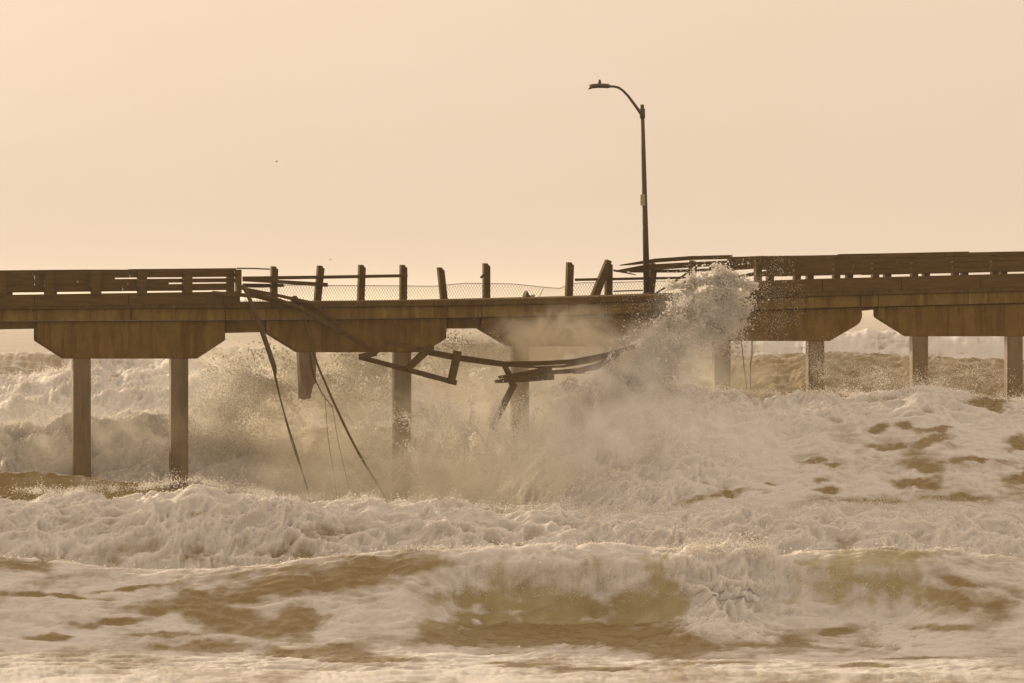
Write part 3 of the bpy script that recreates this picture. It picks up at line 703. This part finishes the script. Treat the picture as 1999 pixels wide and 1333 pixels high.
# the tall splash: thrown up and to the right from the wave crest, in fans
for px, py, off, rx, ry, rd, cnt, th in ((1400, 568, -1.2, 52, 30, .6, 15000, .16), (1428, 600, -1.2, 34, 44, .6, 12000, .14), (1365, 605, -1.3, 58, 38, .8, 15000, .1), (1395, 640, -1.3, 52, 36, .8, 14000, .08),
                                     (1330, 655, -1.4, 55, 42, .9, 15000, .05), (1285, 700, -1.5, 60, 46, 1.0, 26000, .03), (1235, 745, -1.6, 66, 46, 1.1, 26000, .0), (1165, 790, -1.8, 80, 45, 1.2, 22000, .0), (1330, 575, -1.2, 45, 25, .6, 1500, .1)):
    pc_ = cloud(px, py, off, rx, ry, rd, int(cnt * .8), th, 1.5)
    for k_, (fs, am) in enumerate(((.7, .55), (1.9, .28), (5.0, .10))):       # torn into tongues
        q_ = pc_ * fs
        pc_ = pc_ + am * np.stack([perlin(q_[:, 0] + 31 * k_, q_[:, 1], q_[:, 2] + 3), perlin(q_[:, 0] + 7, q_[:, 1] + 11 * k_, q_[:, 2]), perlin(q_[:, 0] + 5, q_[:, 1] + 2, q_[:, 2] + 19 * k_) * 1.3], -1)
    add(pc_, .009, .05)
# ragged jets at the crown
for k in range(80):
    px0_ = rng.uniform(1330, 1450); a_ = rng.normal((px0_ - 1390) / 90, .35); L_ = rng.uniform(10, 46); n_ = int(L_ * 5)
    s_ = rng.random(n_) ** .8
    bx = px0_ + math.sin(a_) * L_ * s_ + rng.normal(size=n_) * 1.2 * (.4 + s_); by = 562 - .25 * (60 - abs(px0_ - 1390)) * .5 - math.cos(a_) * L_ * s_ * .8 + 10 * s_ ** 2 + rng.normal(size=n_) * 1.2 * (.4 + s_)
    add(Wn(bx, by, -1.2 + rng.normal(size=n_) * .15), .012, .05)
# droplets over the right-hand cap and piles
add(cloud(1500, 600, -1.0, 70, 110, .8, 2600, .05, 1.0), .006, .016)
add(cloud(1600, 700, -.8, 40, 50, .8, 2600, .0, 1.0), .006, .017)
add(cloud(1690, 735, -.8, 90, 30, 1.2, 3000, .03, 1.0), .006, .02)
add(cloud(1850, 740, -.8, 120, 32, 1.2, 3500, .06, 1.0), .006, .02)
add(cloud(1220, 650, -.8, 80, 60, .8, 3500, .03, 1.0), .005, .015)
# golden veil of droplets left of centre, behind and around the piles
add(cloud(510, 760, 3.0, 110, 70, 1.6, 15000, .05, .9), .014, .045)
add(cloud(690, 740, 3.0, 100, 55, 1.6, 12000, .05, .9), .014, .045)
add(cloud(870, 710, 3.0, 110, 55, 1.6, 10000, .05, .9), .014, .04)
add(cloud(430, 830, 3.0, 90, 60, 1.6, 9000, .05, .9), .014, .045)
add(cloud(960, 690, -.5, 60, 50, .8, 2500, .05, .9), .005, .014)
# torn sheets of water thrown up and sideways in front of and behind the piles
for k in range(190):
    bx0 = rng.uniform(560, 1330); by0 = rng.uniform(830, 960); a_ = rng.normal(-.15 + (bx0 - 900) / 1300, .45); L_ = rng.uniform(40, 190); n_ = int(L_ * 2.6)
    s_ = rng.random(n_) ** .75; sp = rng.uniform(2, 12)
    bx = bx0 + math.sin(a_) * L_ * s_ + rng.normal(size=n_) * sp * (.25 + s_); by = by0 - math.cos(a_) * L_ * s_ * .85 + .3 * L_ * s_ ** 2 + rng.normal(size=n_) * sp * (.25 + s_)
    add(Wn(bx, by, (rng.uniform(.4, 3.0) if bx0 < 800 else rng.uniform(-6.5, -2.2)) + rng.normal(size=n_) * .2), .008, .034)
add(cloud(1385, 600, -1.2, 120, 85, 1.0, 5000, .0, 1.2), .006, .022)
droplets('spray', np.concatenate(pts), np.concatenate(siz), 'tall splash and veils of flying spray droplets around the pier')
# droplets flung off the crests of the breakers
def crest_spray(name, crest_name, depth_fn, xr, cnt, hmax, spread, mask=None, smin=.006, smax=.024):
    nclump = 240
    cp = rng.uniform(*xr, nclump); ch = hmax * rng.random(nclump) ** 2.2
    which = rng.integers(0, nclump, cnt)
    px = cp[which] + rng.normal(size=cnt) * rng.uniform(3, 16, nclump)[which]
    if mask is not None:
        k_ = rng.random(cnt) < np.interp(px, *np.array(mask).T); px = px[k_]; which = which[k_]
    cnt = len(px)
    dd = depth_fn(px)
    y = np.interp(px, *np.array(CREST[crest_name]).T)
    zc = HC - (y - HZ) / F * dd
    up = rng.exponential(1, cnt) * .35 * ch[which] + rng.normal(size=cnt) * .05 + .04
    p = np.stack([(px - 999.5) / F * dd + rng.normal(size=cnt) * .02, dd + rng.normal(size=cnt) * spread, zc + np.minimum(up, 1.6 * hmax)], -1)
    pts2.append(p); siz2.append((smin + (smax - smin) * rng.random(cnt) ** 3).astype(np.float32))
pts2 = []; siz2 = []
fn = lambda arr: (lambda px: np.interp((px - 999.5) / F, tc, arr))
crest_spray('s', 'A', fn(98.4 + .6 * wcol), (-150, 2150), 26000, .45, .35)
crest_spray('s', 'B', fn(dB), (-100, 2100), 9000, .16, .12, [(-100, .15), (750, .2), (820, 1), (1500, .8), (1550, .3), (1780, .4), (1850, .8), (2000, .2)])
crest_spray('s', 'B', fn(dB - .3), (1340, 1500), 8000, .6, .3)
crest_spray('s', 'C', fn(dC), (1100, 2100), 18000, .7, .5)
crest_spray('s', 'C', fn(dC), (-150, 700), 14000, .55, .5)
crest_spray('s', 'D', fn(141 + 2 * wcol), (-150, 560), 6000, .5, .8, None, .01, .035)
crest_spray('s', 'A', fn(97.2 + .6 * wcol), (1100, 2100), 7000, .7, .5)
# falling skirts of the curtain
n_ = 16000; px = 860 + 900 * rng.random(n_); dd = fn(dB)(px) - .75 - .5 * rng.random(n_); zz_ = .3 + 1.3 * rng.random(n_) ** 1.3
k_ = rng.random(n_) < np.interp(px, [860, 1000, 1200, 1280, 1330, 1350, 1480, 1520, 1700], [.5, .35, .5, .2, .2, .35, .3, .3, .25])
pts2.append(np.stack([(px - 999.5) / F * dd, dd, zz_], -1)[k_]); siz2.append((.005 + .018 * rng.random(k_.sum()) ** 3).astype(np.float32))
# flecks of froth standing off the broken faces
wgt = (np.clip(turb, 0, 1) ** 1.3 * np.clip(foam - .5, 0, 1) * (np.abs(Tg) < .17) * (Dg < 150) * np.gradient(Yg, axis=0) * np.sqrt(1 + dzr ** 2) * (dzr > -.35) * (1 - .9 * mound)).ravel()
wgt = np.clip(wgt, 0, None) * (1 + 2.0 * np.clip(full, -.2, .6).ravel() / .3).clip(.05, 4)
ids = rng.choice(len(wgt), 100000, p=wgt / wgt.sum())
offn = rng.exponential(.055, len(ids)) - .01
fp_ = co[ids].astype(np.float64) + np.stack([rng.normal(size=len(ids)) * .03, nyv.ravel()[ids] * offn + rng.normal(size=len(ids)) * .02, nzv.ravel()[ids] * offn + rng.normal(size=len(ids)) * .02], -1)
pts2.append(fp_); siz2.append((.009 + .026 * rng.random(len(ids)) ** 2.5).astype(np.float32))
droplets('crest_spray', np.concatenate(pts2), np.concatenate(siz2), 'fine droplets flung off the crests of the breakers')

# ------------------------------------------------------------------ mist: fine suspended water around the impact
SPLASH_MIST = [  # photo x, y, metres behind the pier's near edge, radii (x, y, z) m, density
 (1365, 625, -1.4, (1.8, 1.1, 1.3), .5), (1395, 575, -1.3, (1.2, .9, .8), .2), (1280, 710, -1.9, (2.4, 1.4, 1.5), .9), (1200, 800, -2.8, (3.2, 1.8, 1.8), .9),
 (1130, 880, -5.0, (3.6, 2.4, 1.7), .4), (1310, 870, -5.5, (4.0, 2.2, 1.6), .4), (1480, 850, -5.0, (3.5, 2.0, 1.4), .25)]
MIST = [
 (1085, 668, -.55, (3.2, .95, 1.25), 1.8), (800, 850, -.6, (5.2, 2.2, 2.2), .36), (1020, 790, .6, (3.6, 2.1, 2.4), .5),
 (960, 930, -5.0, (4.0, 2.2, 1.3), .25),
 (170, 850, 1.6, (4.6, 1.3, 1.5), .2), (560, 830, 2.6, (3.6, 2.4, 2.4), .36), (780, 960, -3.0, (7.5, 2.0, 1.3), .35), (640, 720, 3.4, (6.5, 2.0, 1.9), .26), (1400, 715, -.2, (2.2, 1.4, 1.3), .35)]  # first entry here added to brighten the shaded wave behind the left piles
def mist_obj(name, lst, bounds, label, nscale, colour):
    m, n, l, o = mat(name)
    geo = n.new('ShaderNodeNewGeometry')
    tot = None
    for px, py, off, rad, den in lst:
        c = W(px, py, off)
        sb = n.new('ShaderNodeVectorMath'); sb.operation = 'SUBTRACT'; l.new(geo.outputs['Position'], sb.inputs[0]); sb.inputs[1].default_value = c
        dv = n.new('ShaderNodeVectorMath'); dv.operation = 'DIVIDE'; l.new(sb.outputs[0], dv.inputs[0]); dv.inputs[1].default_value = rad
        ln = n.new('ShaderNodeVectorMath'); ln.operation = 'LENGTH'; l.new(dv.outputs[0], ln.inputs[0])
        mr_ = n.new('ShaderNodeMapRange'); mr_.interpolation_type = 'SMOOTHSTEP'; l.new(ln.outputs['Value'], mr_.inputs['Value'])
        mr_.inputs['From Min'].default_value = 1.15; mr_.inputs['From Max'].default_value = .35
        mr_.inputs['To Min'].default_value = 0; mr_.inputs['To Max'].default_value = den
        tot = mr_.outputs[0] if tot is None else mathn(n, l, 'ADD', tot, mr_.outputs[0])
    nz = noise(n, l, nscale, 4, .62, geo.outputs['Position'], dist=.4)
    mz = n.new('ShaderNodeMapRange'); mz.interpolation_type = 'SMOOTHSTEP'; l.new(nz.outputs[0], mz.inputs['Value'])
    mz.inputs['From Min'].default_value = .38; mz.inputs['From Max'].default_value = .66; mz.inputs['To Min'].default_value = .04; mz.inputs['To Max'].default_value = 1.7
    den = mathn(n, l, 'MULTIPLY', tot, mz.outputs[0])
    v = n.new('ShaderNodeVolumePrincipled'); v.inputs['Color'].default_value = (*colour, 1); v.inputs['Anisotropy'].default_value = .3
    l.new(den, v.inputs['Density']); l.new(v.outputs[0], o.inputs['Volume'])
    (x0, x1), (y0, y1), (z0, z1) = bounds
    bm = bmesh.new(); bmesh.ops.create_cube(bm, size=1)
    for vv in bm.verts: vv.co = Vector(((x0 + x1) / 2 + vv.co.x * (x1 - x0), (y0 + y1) / 2 + vv.co.y * (y1 - y0), (z0 + z1) / 2 + vv.co.z * (z1 - z0)))
    return tag(from_bm(name, bm, m), label, kind='stuff')
mist_obj('mist', MIST, ((-18.5, 13.5), (99.8, 118), (.2, 8.6)), 'soft sandy mist drifting under the broken span, with a patch added to brighten shaded foam', 1.0, (.988, .945, .83))
mist_obj('splash_mist', SPLASH_MIST, ((-3.2, 12.2), (99.5, 114.2), (.3, 9.7)), 'white mist at the heart of the tall splash', 1.3, (.998, .992, .975))

# ------------------------------------------------------------------ haze over the whole sea
m, n, l, o = mat('haze')
v = n.new('ShaderNodeVolumePrincipled'); v.inputs['Color'].default_value = (1.0, .96, .88, 1); v.inputs['Density'].default_value = .00018; v.inputs['Anisotropy'].default_value = .3
l.new(v.outputs[0], o.inputs['Volume'])
bm = bmesh.new(); bmesh.ops.create_cube(bm, size=1)
for vv in bm.verts: vv.co = Vector((vv.co.x * 100000, vv.co.y * 33000 + 16000, -3 + (vv.co.z + .5) * 28))
tag(from_bm('haze', bm, m), 'pale warm sea haze', kind='stuff')
